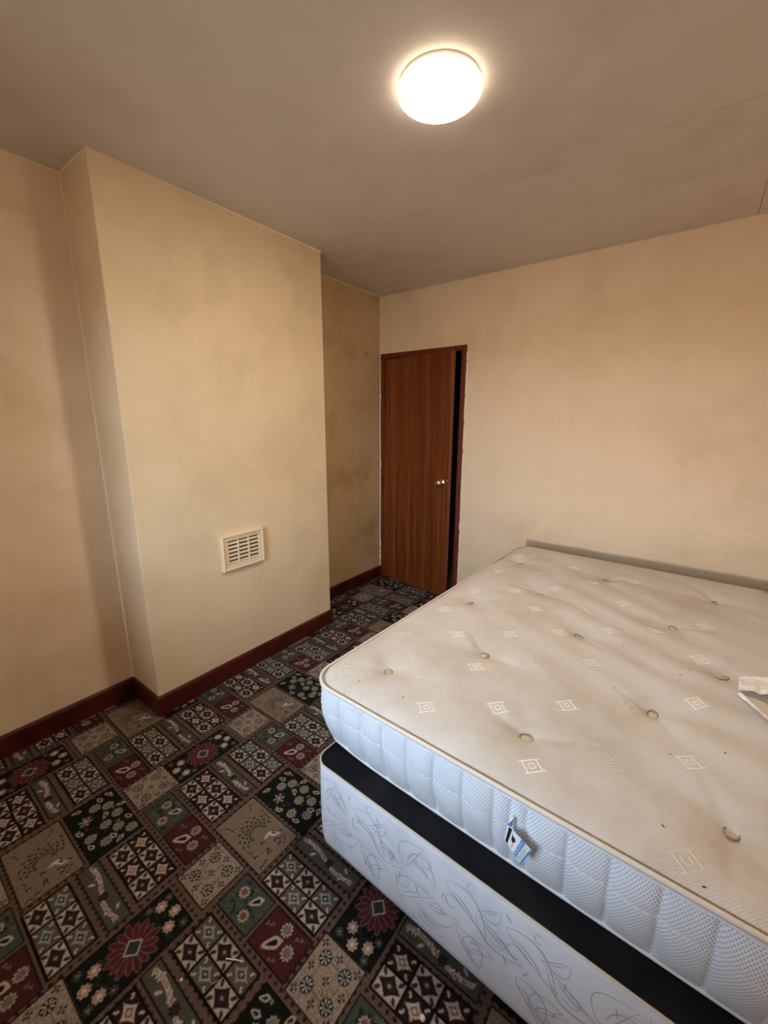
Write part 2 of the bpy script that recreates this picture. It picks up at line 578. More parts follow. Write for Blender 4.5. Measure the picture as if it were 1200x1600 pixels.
# ------------------------------------------------------------------ carpeted floor (colour woven tuft by tuft)
def carpet_cell():
    N = 1000
    img = np.zeros((N, N, 3))
    SH = ((0, 0), (0.5, 0.5))
    brown, brown2 = lin(126, 96, 82), lin(112, 84, 72)
    ink, maroon, dkred = lin(30, 22, 20), lin(74, 34, 34), lin(60, 30, 30)
    img[:] = brown
    jj, ii = np.mgrid[0:N, 0:N]
    x, y = (ii + .5) / N, (jj + .5) / N

    def put(cx, cy, rx, ry, fn, col):
        for sx, sy in SH:
            i0, i1 = int((cx - rx) * N) - 1, int((cx + rx) * N) + 2
            j0, j1 = int((cy - ry) * N) - 1, int((cy + ry) * N) + 2
            J, I = np.mgrid[j0:j1, i0:i1]
            X, Y = (I + .5) / N - cx, (J + .5) / N - cy
            m = fn(X, Y)
            jx, ix = (J + int(sy * N)) % N, (I + int(sx * N)) % N
            img[jx[m], ix[m]] = col

    def rect(x0, x1, y0, y1, col):
        cx, cy, rx, ry = (x0 + x1) / 2, (y0 + y1) / 2, (x1 - x0) / 2, (y1 - y0) / 2
        put(cx, cy, rx, ry, lambda X, Y: (abs(X) <= rx) & (abs(Y) <= ry), col)

    def ell(cx, cy, rx, ry, ang, col):
        c, s = math.cos(ang), math.sin(ang)
        R = max(rx, ry)
        put(cx, cy, R, R, lambda X, Y: ((X * c + Y * s) / rx) ** 2 + ((-X * s + Y * c) / ry) ** 2 <= 1, col)

    def rose(cx, cy, r, n, col, wav=0.14, ph=0.0):
        put(cx, cy, r * 1.2, r * 1.2, lambda X, Y: np.hypot(X, Y) <= r * (1 - wav + wav * np.cos(n * np.arctan2(Y, X) + ph)), col)

    def spokes(cx, cy, r, n, col, w=0.5):
        put(cx, cy, r, r, lambda X, Y: (np.hypot(X, Y) <= r) & (np.cos(n * np.arctan2(Y, X)) > w), col)

    def line(pts, w, col):
        for (x0, y0), (x1, y1) in zip(pts[:-1], pts[1:]):
            d = math.hypot(x1 - x0, y1 - y0)
            for k in range(max(2, int(d / (w * .6)))):
                t = k / max(1, int(d / (w * .6)) - 1) if int(d / (w * .6)) > 1 else 0
                ell(x0 + (x1 - x0) * t, y0 + (y1 - y0) * t, w / 2, w / 2, 0, col)

    def patch(x0, x1, y0, y1, col):
        rect(x0 - .004, x1 + .004, y0 - .004, y1 + .004, ink)
        rect(x0, x1, y0, y1, col)

    cream, creamd, grey = lin(186, 174, 150), lin(150, 138, 116), lin(132, 116, 100)
    teal, dgreen, mgreen = lin(150, 166, 150), lin(30, 40, 34), lin(86, 100, 84)
    red, pink, tan = lin(104, 36, 38), lin(178, 132, 112), lin(152, 126, 100)
    # small dark squares all along the brown borders
    gx, gy = (x / 0.0227) % 1 - .5, (y / 0.0227) % 1 - .5
    m = (abs(gx) + abs(gy) < 0.30)
    img[m] = dkred
    m2 = (abs(gx) < 0.07) & (abs(gy) < 0.07)
    img[m2] = ink
    img[(np.sin(x * 700) * np.sin(y * 700) > .75)] = brown2

    def six(x0, x1, y0, y1, var):
        patch(x0, x1, y0, y1, ink)
        w, h = (x1 - x0) / 3, (y1 - y0) / 2
        for a in range(3):
            for b in range(2):
                cx, cy = x0 + w * (a + .5), y0 + h * (b + .5)
                hx, hy = w / 2 - .0035, h / 2 - .0035
                if (a + b) % 2 == 0:
                    rect(cx - hx, cx + hx, cy - hy, cy + hy, cream)
                    put(cx, cy, hx, hy, lambda X, Y: (abs(X / hx) ** .8 + abs(Y / hy) ** .8 < 1.03), maroon)
                    put(cx, cy, hx, hy, lambda X, Y: (abs(X / hx) + abs(Y / hy) < .42), lin(70, 62, 66))
                    ell(cx, cy, hx * .14, hy * .14, 0, teal)
                    for sx in (-1, 1):
                        for sy in (-1, 1):
                            ell(cx + sx * hx * .72, cy + sy * hy * .72, hx * .25, hy * .19, math.pi / 4 * sx * sy, lin(84, 52, 44))
                else:
                    rect(cx - hx, cx + hx, cy - hy, cy + hy, lin(66, 40, 38) if var else lin(118, 100, 84))
                    f1 = lin(200, 178, 148) if var else teal
                    put(cx, cy, hx, hy, lambda X, Y: (abs(X / hx) ** .7 + abs(Y / hy) ** .7 < .93), f1)
                    put(cx, cy, hx, hy, lambda X, Y: (abs(X / hx) + abs(Y / hy) < .40), lin(150, 112, 84) if var else dgreen)
                    ell(cx, cy, hx * .16, hy * .16, 0, f1)
                    for sx in (-1, 1):
                        for sy in (-1, 1):
                            ell(cx + sx * hx * .72, cy + sy * hy * .72, hx * .19, hy * .15, math.pi / 4 * sx * sy, lin(206, 184, 166))
                            ell(cx + sx * hx * .80, cy + sy * hy * .66, hx * .08, hy * .08, 0, maroon)

    six(.855, 1.080, -2.670, -2.548, True)
    six(.843, 1.085, -2.900, -2.782, False)
    six(1.292, 1.530, -2.667, -2.550, False)
    six(1.286, 1.526, -2.887, -2.764, True)

    # long dark green panel with the big red flower
    patch(1.120, 1.265, -2.865, -2.595, dgreen)
    fx, fy = 1.1925, -2.730
    for k in range(60):
        ell(random.uniform(1.128, 1.257), random.uniform(-2.855, -2.605), .010, .0025, random.uniform(0, 3.1), lin(58, 66, 58))
    for k in range(16):
        a = 2 * math.pi * (k + .5) / 16
        R = .046 if k % 2 else .040
        ell(fx + R * math.cos(a), fy + R * math.sin(a), .026, .0105, a, lin(158, 92, 84))
        ell(fx + R * math.cos(a), fy + R * math.sin(a), .0235, .0078, a, lin(112, 40, 42))
    put(fx, fy, .03, .03, lambda X, Y: abs(X) + abs(Y) < .027, lin(190, 186, 168))
    put(fx, fy, .03, .03, lambda X, Y: abs(X) + abs(Y) < .022, lin(60, 82, 78))
    for sy in (-1, 1):
        for ax, ay in ((-.038, .098), (.030, .086), (.004, .118)):
            cx, cy = fx + ax * sy, fy + ay * sy
            rose(cx, cy, .0175, 8, lin(196, 164, 140))
            spokes(cx, cy, .013, 8, lin(150, 112, 98), .55)
            rose(cx, cy, .006, 6, lin(226, 206, 176))
        for ax, ay in ((.054, .118), (-.046, .126), (-.055, .070)):
            cx, cy = fx + ax * sy, fy + ay * sy
            rose(cx, cy, .012, 7, lin(120, 124, 104), .3)
            rose(cx, cy, .009, 7, dgreen, .3)
            ell(cx, cy, .004, .004, 0, creamd)

    def wheels(x0, x1, y0, y1):
        patch(x0, x1, y0, y1, lin(172, 152, 124))
        cx, cy = (x0 + x1) / 2, (y0 + y1) / 2
        for k in range(240):
            ell(random.uniform(x0 + .003, x1 - .003), random.uniform(y0 + .003, y1 - .003), .004, .0016, 2.4, lin(150, 126, 100))
        q = .036
        line([(cx - q, cy - q), (cx + q, cy - q), (cx + q, cy + q), (cx - q, cy + q), (cx - q, cy - q)], .003, lin(120, 104, 84))
        for sx in (-1, 1):
            for sy in (-1, 1):
                ell(cx + sx * q, cy + sy * q, .0185, .0185, 0, lin(44, 44, 40))
                spokes(cx + sx * q, cy + sy * q, .0155, 8, lin(196, 190, 168), .35)
                ell(cx + sx * q, cy + sy * q, .004, .004, 0, dgreen)
        for ax, ay in ((0, 0), (.056, .0), (-.056, 0), (0, .056), (0, -.056), (.06, .06), (-.06, -.06), (.06, -.06), (-.06, .06)):
            spokes(cx + ax, cy + ay, .0105, 4, lin(56, 54, 46), -.1)
            ell(cx + ax, cy + ay, .003, .003, 0, lin(170, 110, 90))

    wheels(1.115, 1.260, -2.560, -2.412)
    wheels(.611, .757, -2.527, -2.374)

    def squig(cx, cy, col, s=1.0):
        for d in (-1, 1):
            rose(cx + d * .0065 * s, cy + d * .003 * s, .0055 * s, 3, col, .3)
            ell(cx + d * .0065 * s, cy + d * .003 * s, .0022 * s, .0022 * s, 0, ink)

    def drop(cx, cy, a, s, inner, cr=None):
        c, n = math.cos(a), math.sin(a)
        put(cx, cy, .03 * s, .03 * s, lambda X, Y: (lambda u, v: (abs(u) < .026 * s) & (abs(v) < .0125 * s * np.sqrt(np.clip((u / s + .026) / .026, 0, 2)) * np.clip((.026 - u / s) / .018, 0, 1)))(X * c + Y * n, -X * n + Y * c), cr or cream)
        put(cx, cy, .03 * s, .03 * s, lambda X, Y: (lambda u, v: (abs(u + .002) < .014 * s) & (abs(v) < .006 * s * np.clip((u / s + .02) / .02, 0, 1)))(X * c + Y * n, -X * n + Y * c), inner)

    def green_tile(x0, x1, y0, y1):
        patch(x0, x1, y0, y1, mgreen)
        cx, cy = (x0 + x1) / 2, (y0 + y1) / 2
        for k in range(26):
            ell(random.uniform(x0 + .012, x1 - .012), random.uniform(y0 + .01, y1 - .01), .008, .0045, random.uniform(0, 3), lin(52, 62, 54))
        for ax, ay in ((-.030, .016), (.022, -.026)):
            rose(cx + ax, cy + ay, .0185, 10, lin(190, 168, 140))
            rose(cx + ax, cy + ay, .0125, 8, lin(140, 66, 58))
            spokes(cx + ax, cy + ay, .011, 8, lin(170, 104, 90), .6)
        drop(cx + .024, cy + .022, .9, .95, dgreen)
        squig(cx - .004, cy + .044, creamd); squig(cx + .055, cy + .002, creamd); squig(cx - .036, cy - .034, creamd)

    def red_tile(x0, x1, y0, y1):
        patch(x0, x1, y0, y1, red)
        cx, cy = (x0 + x1) / 2, (y0 + y1) / 2
        for ax, ay in ((-.006, .030), (.036, -.006)):
            rose(cx + ax, cy + ay, .0195, 10, lin(186, 168, 140))
            rose(cx + ax, cy + ay, .0145, 9, lin(128, 112, 94))
            spokes(cx + ax, cy + ay, .012, 10, lin(150, 132, 110), .4)
        drop(cx - .016, cy - .016, .85, 1.2, lin(60, 26, 28))
        squig(cx + .042, cy + .036, lin(178, 140, 126)); squig(cx - .058, cy + .012, lin(178, 140, 126), 1.1); squig(cx + .012, cy - .042, lin(178, 140, 126))

    green_tile(.777, .921, -2.520, -2.416)
    red_tile(.935, 1.092, -2.522, -2.416)
    green_tile(1.286, 1.424, -2.522, -2.415)
    red_tile(1.442, 1.594, -2.522, -2.415)

    # tan tile with leaf arcs and a white bird
    patch(1.061, 1.319, -2.393, -2.230, tan)
    tx, ty = 1.190, -2.3115
    vine, leafc = lin(96, 90, 74), lin(74, 82, 62)
    for R in (.034, .058):
        for k in range(17):
            a = math.radians(95 + 190 * k / 16)
            q = R + (.005 if k % 2 else -.005)
            ell(tx + .008 + q * 1.05 * math.cos(a), ty + .004 + q * math.sin(a), .0075, .0042, a + .7 * (1 if k % 2 else -1), leafc)
        line([(tx + .008 + R * 1.05 * math.cos(math.radians(95 + 12 * k)), ty + .004 + R * math.sin(math.radians(95 + 12 * k))) for k in range(17)], .0028, lin(150, 150, 122))
    for ox, oy, a in ((-.115, .055, -.4), (.040, -.062, .2), (-.060, .066, .1), (.085, .060, -.6), (-.1, -.06, .5)):
        p = [(tx + ox + .008 * k * math.cos(a), ty + oy + .008 * k * math.sin(a) + .004 * math.sin(k * 1.3)) for k in range(6)]
        line(p, .0038, lin(64, 54, 46))
        ell(p[-1][0], p[-1][1], .006, .005, 0, lin(90, 60, 52)); ell(p[-1][0] + .002, p[-1][1], .0028, .0028, 0, lin(210, 196, 180))
    for k in range(12):
        ax, ay = random.uniform(.03, .118), random.uniform(-.066, .066)
        ell(tx + ax, ty + ay, .0085, .0055, random.uniform(0, 3), leafc)
        ell(tx + ax + .003, ty + ay, .0025, .0025, 0, lin(160, 150, 120))
    bx, by = tx + .052, ty + .034
    ell(bx, by, .020, .0075, .55, lin(214, 196, 186)); ell(bx - .010, by - .013, .0045, .018, .15, lin(214, 196, 186))
    ell(bx + .012, by + .012, .006, .012, -.7, lin(190, 166, 156)); ell(bx, by + .004, .009, .003, .5, lin(60, 50, 50))

    # near black tile full of round flowers
    patch(.560, .832, -2.713, -2.550, dgreen)
    kx0, ky0 = .696, -2.6315
    line([(kx0 + .10 * math.cos(a), ky0 - .03 + .08 * math.sin(a)) for a in np.linspace(.3, 2.6, 16)], .0035, lin(92, 58, 54))
    line([(kx0 - .03 + .05 * math.cos(a), ky0 + .02 + .07 * math.sin(a)) for a in np.linspace(3.3, 5.9, 16)], .0035, lin(92, 58, 54))
    for ax, ay in ((-.060, .040), (.0, .050), (.064, .030), (.020, .004), (.092, -.020), (.040, -.052), (-.086, .004), (.105, .058)):
        rose(kx0 + ax, ky0 + ay, .0200, 10, lin(176, 164, 138))
        rose(kx0 + ax, ky0 + ay, .0160, 10, lin(128, 120, 98))
        spokes(kx0 + ax, ky0 + ay, .0140, 10, lin(150, 142, 118), .4)
        ell(kx0 + ax, ky0 + ay, .0038, .0038, 0, lin(176, 150, 120))
    rose(kx0 - .050, ky0 - .038, .023, 6, lin(172, 144, 126), .3); rose(kx0 - .050, ky0 - .038, .013, 5, lin(110, 46, 46), .3)
    ell(kx0 - .050, ky0 - .038, .005, .005, 0, cream)
    for ax, ay, a in ((-.115, .062, .6), (-.03, .074, 1.1), (.05, .070, .4), (.118, .015, 2.0), (.075, -.062, .3), (-.01, -.070, .5), (-.118, -.045, 1.2), (-.022, .018, 2.4), (.088, .004, .3), (-.11, .03, .2)):
        drop(kx0 + ax, ky0 + ay, a, .62, dgreen, lin(178, 172, 150))
    for k in range(16):
        ax, ay = random.uniform(-.125, .125), random.uniform(-.07, .07)
        rose(kx0 + ax, ky0 + ay, .0055, 5, random.choice((lin(140, 66, 62), lin(176, 150, 128), lin(72, 84, 66))), .35)

    # narrow grey green strips with a twisting leaf
    def strip(x0, x1, y0, y1):
        patch(x0, x1, y0, y1, lin(98, 98, 82))
        cx, cy, h = (x0 + x1) / 2, (y0 + y1) / 2, (y1 - y0) / 2
        for w, c in ((.024, lin(120, 96, 84)), (.017, lin(190, 168, 144)), (.006, lin(156, 128, 108))):
            line([(x0 + .014 + (x1 - x0 - .028) * k / 28, cy + h * .40 * math.sin(.6 + 5.6 * k / 28)) for k in range(29)], w * (.75 if w > .01 else 1), c)
        for k in range(26):
            f = random.random()
            ell(x0 + .014 + (x1 - x0 - .028) * f, cy + h * .40 * math.sin(.6 + 5.6 * f) + random.uniform(-.009, .009), .005, .002, random.uniform(0, 3), random.choice((lin(222, 200, 178), lin(126, 84, 82), lin(214, 190, 160))))
        rose(cx + .012, cy - h * .1, .017, 7, lin(52, 40, 42), .2); rose(cx + .012, cy - h * .1, .010, 6, lin(80, 52, 54), .25)
        ell(cx - .055, cy - h * .45, .011, .0045, .8, lin(206, 170, 156)); ell(cx + .075, cy + h * .5, .010, .004, -.5, lin(206, 170, 156))
    strip(.840, 1.095, -2.755, -2.698)
    strip(1.280, 1.524, -2.746, -2.695)
    g = img.mean(-1, keepdims=True)
    c = g + (img - g) * .72
    return c * (.72 + .55 * np.clip(g / .40, 0, 1))


img = carpet_cell()
blur = img.copy()
for ax in (0, 1):
    blur = (np.roll(blur, 1, ax) + blur * 1.4 + np.roll(blur, -1, ax)) / 3.4
CARPET_GAIN = 0.64
vco, vcol, fid = [], [], []
base = 0
for x0, x1, y0, y1, st in ((0.0, 2.30, -3.10, -1.90, .0025), (0.0, 1.70, -1.90, 0.0, .004), (0.0, XR, YF, -3.10, .01), (2.30, XR, -3.10, -1.90, .01), (1.70, XR, -1.90, 0.0, .01), (0.0, 0.90, 0.0, 0.13, .01)):
    nx, ny = int(round((x1 - x0) / st)) + 1, int(round((y1 - y0) / st)) + 1
    X, Y = np.meshgrid(np.linspace(x0, x1, nx), np.linspace(y0, y1, ny))
    ii = np.floor((X % 1) * 1000).astype(int) % 1000
    jj = np.floor((Y % 1) * 1000).astype(int) % 1000
    c = blur[jj, ii] * np.array([0.98, 1.0, 1.07]) * CARPET_GAIN * (1 + .17 * rng.standard_normal(X.shape))[..., None]
    vco.append(np.stack([X, Y, np.zeros_like(X)], -1).reshape(-1, 3))
    vcol.append(np.clip(c, 0.001, 1).reshape(-1, 3))
    q = (np.arange(ny - 1)[:, None] * nx + np.arange(nx - 1)[None, :]).reshape(-1) + base
    fid.append(np.stack([q, q + 1, q + nx + 1, q + nx], -1))
    base += nx * ny
V = np.concatenate(vco).astype(np.float32); Cc = np.concatenate(vcol); F = np.concatenate(fid).astype(np.int32)
me = bpy.data.meshes.new('floor')
me.vertices.add(len(V)); me.vertices.foreach_set('co', V.ravel())
me.loops.add(F.size); me.loops.foreach_set('vertex_index', F.ravel())
me.polygons.add(len(F)); me.polygons.foreach_set('loop_start', np.arange(0, F.size, 4, dtype=np.int32))
me.update(calc_edges=True)
ca = me.color_attributes.new('woven_pattern', 'FLOAT_COLOR', 'POINT')
ca.data.foreach_set('color', np.concatenate([Cc, np.ones((len(Cc), 1))], 1).astype(np.float32).ravel())
M_carpet = new_mat('patterned_carpet', (.1, .08, .07), 0.95, spec=0.1)
_t = NT(M_carpet)
_a = _t.n('ShaderNodeAttribute', attribute_name='woven_pattern')
_t.color(_a.outputs['Color'])
_t.bump(_t.noise(_t.obj(), 330, 2, 0.7), 0.5, 0.004)
me.materials.append(M_carpet)
floor = bpy.data.objects.new('floor', me); COL.objects.link(floor)
struct(floor, 'dark patchwork carpet of red, green and cream floral tiles', 'carpet')

# ------------------------------------------------------------------ divan base
ROT = -0.0297
DW, DL, DR = 1.35, 1.90, 0.05
DZ0, DZ1 = 0.028, 0.358
divan = tag(empty('divan_base', (2.103, -1.275, 0), ROT), 'white damask divan bed base with black top, under the mattress', 'bed base')
M_damask = new_mat('white_damask', lin(222, 226, 232), 0.6, spec=0.3)
_t = NT(M_damask); _o = _t.obj()
_t.color(_t.mix(_t.smooth(_t.noise(_o, 7, 4), .4, .75), lin(232, 238, 248), lin(214, 221, 233)))
_t.bump(_t.noise(_o, 420, 2), 0.25, 0.0008)
M_scroll = new_mat('grey_embroidery', lin(168, 178, 194), 0.5)
M_piping = new_mat('cream_piping', lin(226, 216, 196), 0.6)
per, sa = rounded_rect(DW, DL, DR, 0.03, 8)
n = len(per)
v, f = [], []
lev = [(DZ0, -.012), (DZ0 + .008, -.003), (DZ0 + .03, 0.0), (.12, .003), (.22, .003), (DZ1 - .02, .0005), (DZ1 - .004, -.001), (DZ1, -.005)]
for z, off in lev:
    for x, y, nx, ny in per:
        v.append((x + nx * off, y + ny * off, z))
for k in range(len(lev) - 1):
    for i in range(n):
        j = (i + 1) % n
        f.append((k * n + i, k * n + j, (k + 1) * n + j, (k + 1) * n + i))
f.append(tuple(range(n))[::-1])
mesh_obj('side_panel', v, f, M_damask, divan, True)
v = [(0, 0, DZ1 - .001)] + [(x * .86, y * .90, DZ1 + .0035) for x, y, nx, ny in per] + [(x - nx * .004, y - ny * .004, DZ1 + .001) for x, y, nx, ny in per] + [(x - nx * .006, y - ny * .006, DZ1 - .006) for x, y, nx, ny in per]
v[0] = (0, 0, DZ1 + .0035)
f = [(0, 1 + i, 1 + (i + 1) % n) for i in range(n)]
for k in (0, 1):
    f += [(1 + k * n + i, 1 + (k + 1) * n + i, 1 + (k + 1) * n + (i + 1) % n, 1 + k * n + (i + 1) % n) for i in range(n)]
mesh_obj('top_cover', v, f, M_black, divan, True)
tv, tf = tube_geo([(x - nx * .001, y - ny * .001, DZ1 - .002) for x, y, nx, ny in per], .0032, 8, True)
mesh_obj('piping', tv, tf, M_piping, divan, True)
for sx in (-1, 1):
    for sy in (-1, 0, 1):
        g = lathe('glide', [(0, 0.001), (.02, 0.001), (.024, .004), (.022, DZ0 + .004), (0, DZ0 + .004)], M_void, divan, 20)
        g.location = (sx * (DW / 2 - .12), sy * (DL / 2 - .12), 0)


def per_point(per, sa, total, s):
    s %= total
    k = int(np.searchsorted(sa, s, 'right')) - 1
    s1 = sa[k + 1] if k + 1 < len(sa) else total
    p, q = per[k], per[(k + 1) % len(per)]
    t = (s - sa[k]) / max(1e-9, s1 - sa[k])
    return [p[i] + (q[i] - p[i]) * t for i in range(4)]


tot = sa[-1] + math.hypot(per[0][0] - per[-1][0], per[0][1] - per[-1][1])
v, f = [], []


def stroke(pts, w):
    """a flat embroidered line on the side panel; pts are (distance round the side, height)"""
    m = len(pts)
    b0 = len(v)
    for i, (s, z) in enumerate(pts):
        a, b = pts[max(0, i - 1)], pts[min(m - 1, i + 1)]
        dx, dz = b[0] - a[0], b[1] - a[1]
        L = math.hypot(dx, dz) or 1
        ww = w * (0.35 + 0.65 * math.sin(math.pi * (i + .5) / m))
        for d in (-1, 1):
            ss, zz = s - dz / L * ww * d / 2, z + dx / L * ww * d / 2
            zz = min(max(zz, DZ0 + .012), DZ1 - .006)
            x, y, nx, ny = per_point(per, sa, tot, ss)
            off = .0012 + np.interp(zz, [l[0] for l in lev], [l[1] for l in lev])
            v.append((x + nx * off, y + ny * off, zz))
    for i in range(m - 1):
        f.append((b0 + 2 * i, b0 + 2 * i + 1, b0 + 2 * i + 3, b0 + 2 * i + 2))


def leafstroke(s, z, a, L, w):
    c, q = math.cos(a), math.sin(a)
    for sd in (-1, 1):
        P = []
        for k in range(17):
            t = k / 16
            u, h = L * t, sd * w * math.sin(math.pi * t ** .75) * (.75 if sd < 0 else 1.25) + w * .5 * math.sin(math.pi * t)
            P.append((s + u * c - h * q, z + u * q + h * c))
        stroke(P, .0017)
    P = [(s + L * .2 * c + L * .5 * t / 8 * c - w * .25 * math.sin(t / 8 * 3.1) * q, z + L * .2 * q + L * .5 * t / 8 * q + w * .25 * math.sin(t / 8 * 3.1) * c) for t in range(9)]
    stroke(P, .0021)


def curl(s, z, a, R, turns, sgn):
    P = []
    for k in range(18):
        t = k / 17
        r = R * (1 - .8 * t)
        g = a + sgn * turns * 2 * math.pi * t
        P.append((s + r * math.cos(g), z + r * math.sin(g)))
    stroke(P, .0017)


rs = random.Random(5)
s0 = tot - DL - 0.15          # left long side, near left corner and the near end
s = 0.0
while s < DW + DL * 1.0 + .3:
    S = tot - DL * .95 + s
    flip = 1 if int(s / .17) % 2 == 0 else -1
    zc = .195
    for (ds, dz, a, L, w) in ((0, .09, -.6, .15, .03), (.03, -.03, -1.0, .12, .028), (.09, .055, -.35, .13, -.026), (.055, -.085, .5, .10, .022), (.14, .11, -2.6, .07, .016)):
        leafstroke(S + ds + rs.uniform(-.008, .008), zc + flip * dz, flip * a, L, w)
    for (ds, dz, a, R, tn) in ((.02, .03, .5, .032, .9), (.10, -.09, 2.0, .026, .9), (.15, .03, 3.5, .024, .9), (.07, .12, 1.0, .018, .8)):
        curl(S + ds, zc + flip * dz, a, R, tn, flip)
    for k in range(5):
        a = rs.uniform(0, 6)
        ss, zz = S + rs.uniform(0, .17), zc + rs.uniform(-.13, .13)
        stroke([(ss + .006 * math.cos(a) * t, zz + .006 * math.sin(a) * t) for t in range(-2, 3)], .0022)
    s += .17
sc = mesh_obj('scroll_embroidery', v, f, M_scroll, divan)
sc['kind'] = 'stuff'; sc['label'] = 'grey scrolling leaf embroidery'

# ------------------------------------------------------------------ mattress
MW, ML, MR = 1.345, 1.965, 0.095
MC = Vector((2.037, -1.188))
MZ0, MZ1 = 0.366, 0.606
mat_root = tag(empty('mattress', (MC.x, MC.y, 0), ROT), 'white tufted double mattress with diamond stitching on the divan base', 'mattress')
cr, sr = math.cos(ROT), math.sin(ROT)


def to_local(x, y):
    dx, dy = x - MC.x, y - MC.y
    return (dx * cr + dy * sr, -dx * sr + dy * cr)


TUFTS = [to_local(*p) for p in ((1.999, -0.55), (2.47, -0.546), (2.314, -0.986), (2.012, -1.298), (2.471, -1.286), (2.293, -1.658), (1.527, -1.956), (1.757, -1.662), (1.514, -1.269), (1.753, -0.947), (1.52, -0.554), (2.019, -1.976), (2.462, -1.981))]
MOTIFS = [(1.809, -0.506), (1.962, -0.691), (1.807, -0.882), (2.127, -0.522), (2.117, -0.896), (1.949, -1.338), (2.112, -1.215), (2.264, -1.1), (2.423, -0.92), (2.589, -0.729), (2.094, -1.501), (2.407, -1.234), (2.081, -1.796), (2.396, -1.55), (2.234, -1.673), (2.384, -1.835), (1.42, -2.052), (1.455, -1.743), (1.47, -1.447), (1.484, -1.147), (1.477, -0.822), (1.481, -0.479), (1.626, -1.62), (1.791, -1.489), (1.776, -1.779), (1.743, -2.058), (1.916, -1.927), (2.067, -2.083), (1.693, -1.394), (1.649, -1.032), (1.678, -0.733), (1.802, -1.196), (2.385, -2.125)]
WORDS = [(1.973, -1.05), (2.282, -1.383), (1.94, -1.636), (1.595, -1.891), (2.225, -1.955)]
FAINT = {16, 17, 28, 30, 32, 9, 14}
TA = np.array(TUFTS)


def top_h(x, y):
    """height of the mattress top at local x, y (arrays welcome)"""
    x, y = np.asarray(x, float), np.asarray(y, float)
    ex, ey = MW / 2 - np.abs(x), ML / 2 - np.abs(y)
    d = np.minimum(ex, ey)
    d = np.where((ex < .12) & (ey < .12), .12 - np.hypot(np.clip(.12 - ex, 0, None), np.clip(.12 - ey, 0, None)), d)
    d = np.clip(d, 0, None)
    h = MZ1 + .022 * (1 - np.exp(-d / .035)) + .006 * (1 - np.exp(-d / .3))
    for k, (tx, ty) in enumerate(TUFTS):
        X, Y = x - tx, y - ty
        r = np.hypot(X, Y)
        a = np.arctan2(Y, X)
        rad = .060 * (1 + .25 * np.cos(3 * a + k) + .18 * np.cos(5 * a + 2 * k))
        h = h - .017 * np.exp(-(r / .034) ** 1.2) - .013 * np.exp(-(r / (rad * 1.7)) ** 2)
        # creases running out from the tuft
        for q in range(2):
            g = .5 + k * 1.7 + q * 2.6
            u, w = X * math.cos(g) + Y * math.sin(g), -X * math.sin(g) + Y * math.cos(g)
            h = h - .0045 * np.exp(-(w / .012) ** 2) * np.exp(-((u - .07) / .07) ** 2)
    # slack ripples in the cover
    amp = np.clip(d / .15, 0, 1)
    ph = 1.3 * np.sin(3.1 * y + .7) + .9 * np.sin(4.7 * x)
    h = h + amp * .0034 * np.sin(34 * (y * .92 + x * .40) + 1.6 * ph) * (.5 + .5 * np.sin(4.1 * x + 2.3 * y + 1.0))
    h = h + amp * .0035 * np.sin(6.0 * x + 1.0) * np.sin(5.0 * y + .5)
    return h


M_top = new_mat('woven_cream_ticking', lin(208, 196, 178), 0.7, spec=0.25)
_t = NT(M_top); _o = _t.obj(); _x, _y, _z = _t.sep(_o)
_st = _t.math('ADD', _t.math('MULTIPLY', _t.noise(_o, 2.6, 4, .6), .65), _t.math('MULTIPLY', _t.noise(_o, 9, 4, .6), .35))
_c = _t.mix(_t.smooth(_st, .40, .68), lin(224, 221, 218), lin(206, 199, 191))
# old tea coloured marks round some tufts
for _k in (3, 5, 4, 7, 8):
    _tx, _ty = TUFTS[_k]
    _d = _t.math('SQRT', _t.math('ADD', _t.math('POWER', _t.math('SUBTRACT', _x, _tx - .02), 2.0), _t.math('POWER', _t.math('SUBTRACT', _y, _ty), 2.0)))
    _d = _t.math('ADD', _d, _t.math('MULTIPLY', _t.math('SUBTRACT', _t.noise(_o, 14, 3), .5), .08))
    _c = _t.mix(_t.smooth(_d, .015, .09, .22, 0), _c, lin(168, 148, 118))
_wv = _t.math('MULTIPLY', _t.math('SINE', _t.math('MULTIPLY', _x, 2 * math.pi / .0068)), _t.math('SINE', _t.math('MULTIPLY', _y, 2 * math.pi / .0068)))
_t.color(_t.mix(_t.smooth(_wv, -.9, .6, .22, 0), _c, lin(186, 176, 160)))
_t.bump(_wv, 0.55, 0.0016)

xs = np.linspace(-1, 1, 150)
yv = np.concatenate([[-ML / 2], -ML / 2 + MR * (1 - np.cos(np.linspace(.12, math.pi / 2, 12))), np.linspace(-ML / 2 + MR, ML / 2 - MR, 190)[1:-1], ML / 2 - MR * (1 - np.cos(np.linspace(math.pi / 2, .12, 12))), [ML / 2]])
verts = []
for y in yv:
    t = max(0.0, abs(y) - (ML / 2 - MR))
    hwid = MW / 2 - (MR - math.sqrt(max(0.0, MR * MR - t * t)))
    xx = hwid * np.sign(xs) * (1 - (1 - np.abs(xs)) ** 1.15)
    hz = top_h(xx, np.full_like(xx, y))
    verts += [(a, y, b) for a, b in zip(xx, hz)]
nx = len(xs)
faces = [(j * nx + i, j * nx + i + 1, (j + 1) * nx + i + 1, (j + 1) * nx + i) for j in range(len(yv) - 1) for i in range(nx - 1)]
mesh_obj('top_panel', verts, faces, M_top, mat_root, True)

# quilted side
per, sa = rounded_rect(MW, ML, MR, 0.004, 26)
tot = sa[-1] + math.hypot(per[0][0] - per[-1][0], per[0][1] - per[-1][1])
near_len = MW - 2 * MR
SEAM_X = [1.475, 1.566, 1.653, 1.742, 1.832, 1.921, 2.006, 2.049, 2.088, 2.179, 2.265, 2.355, 2.442, 2.53, 2.61]
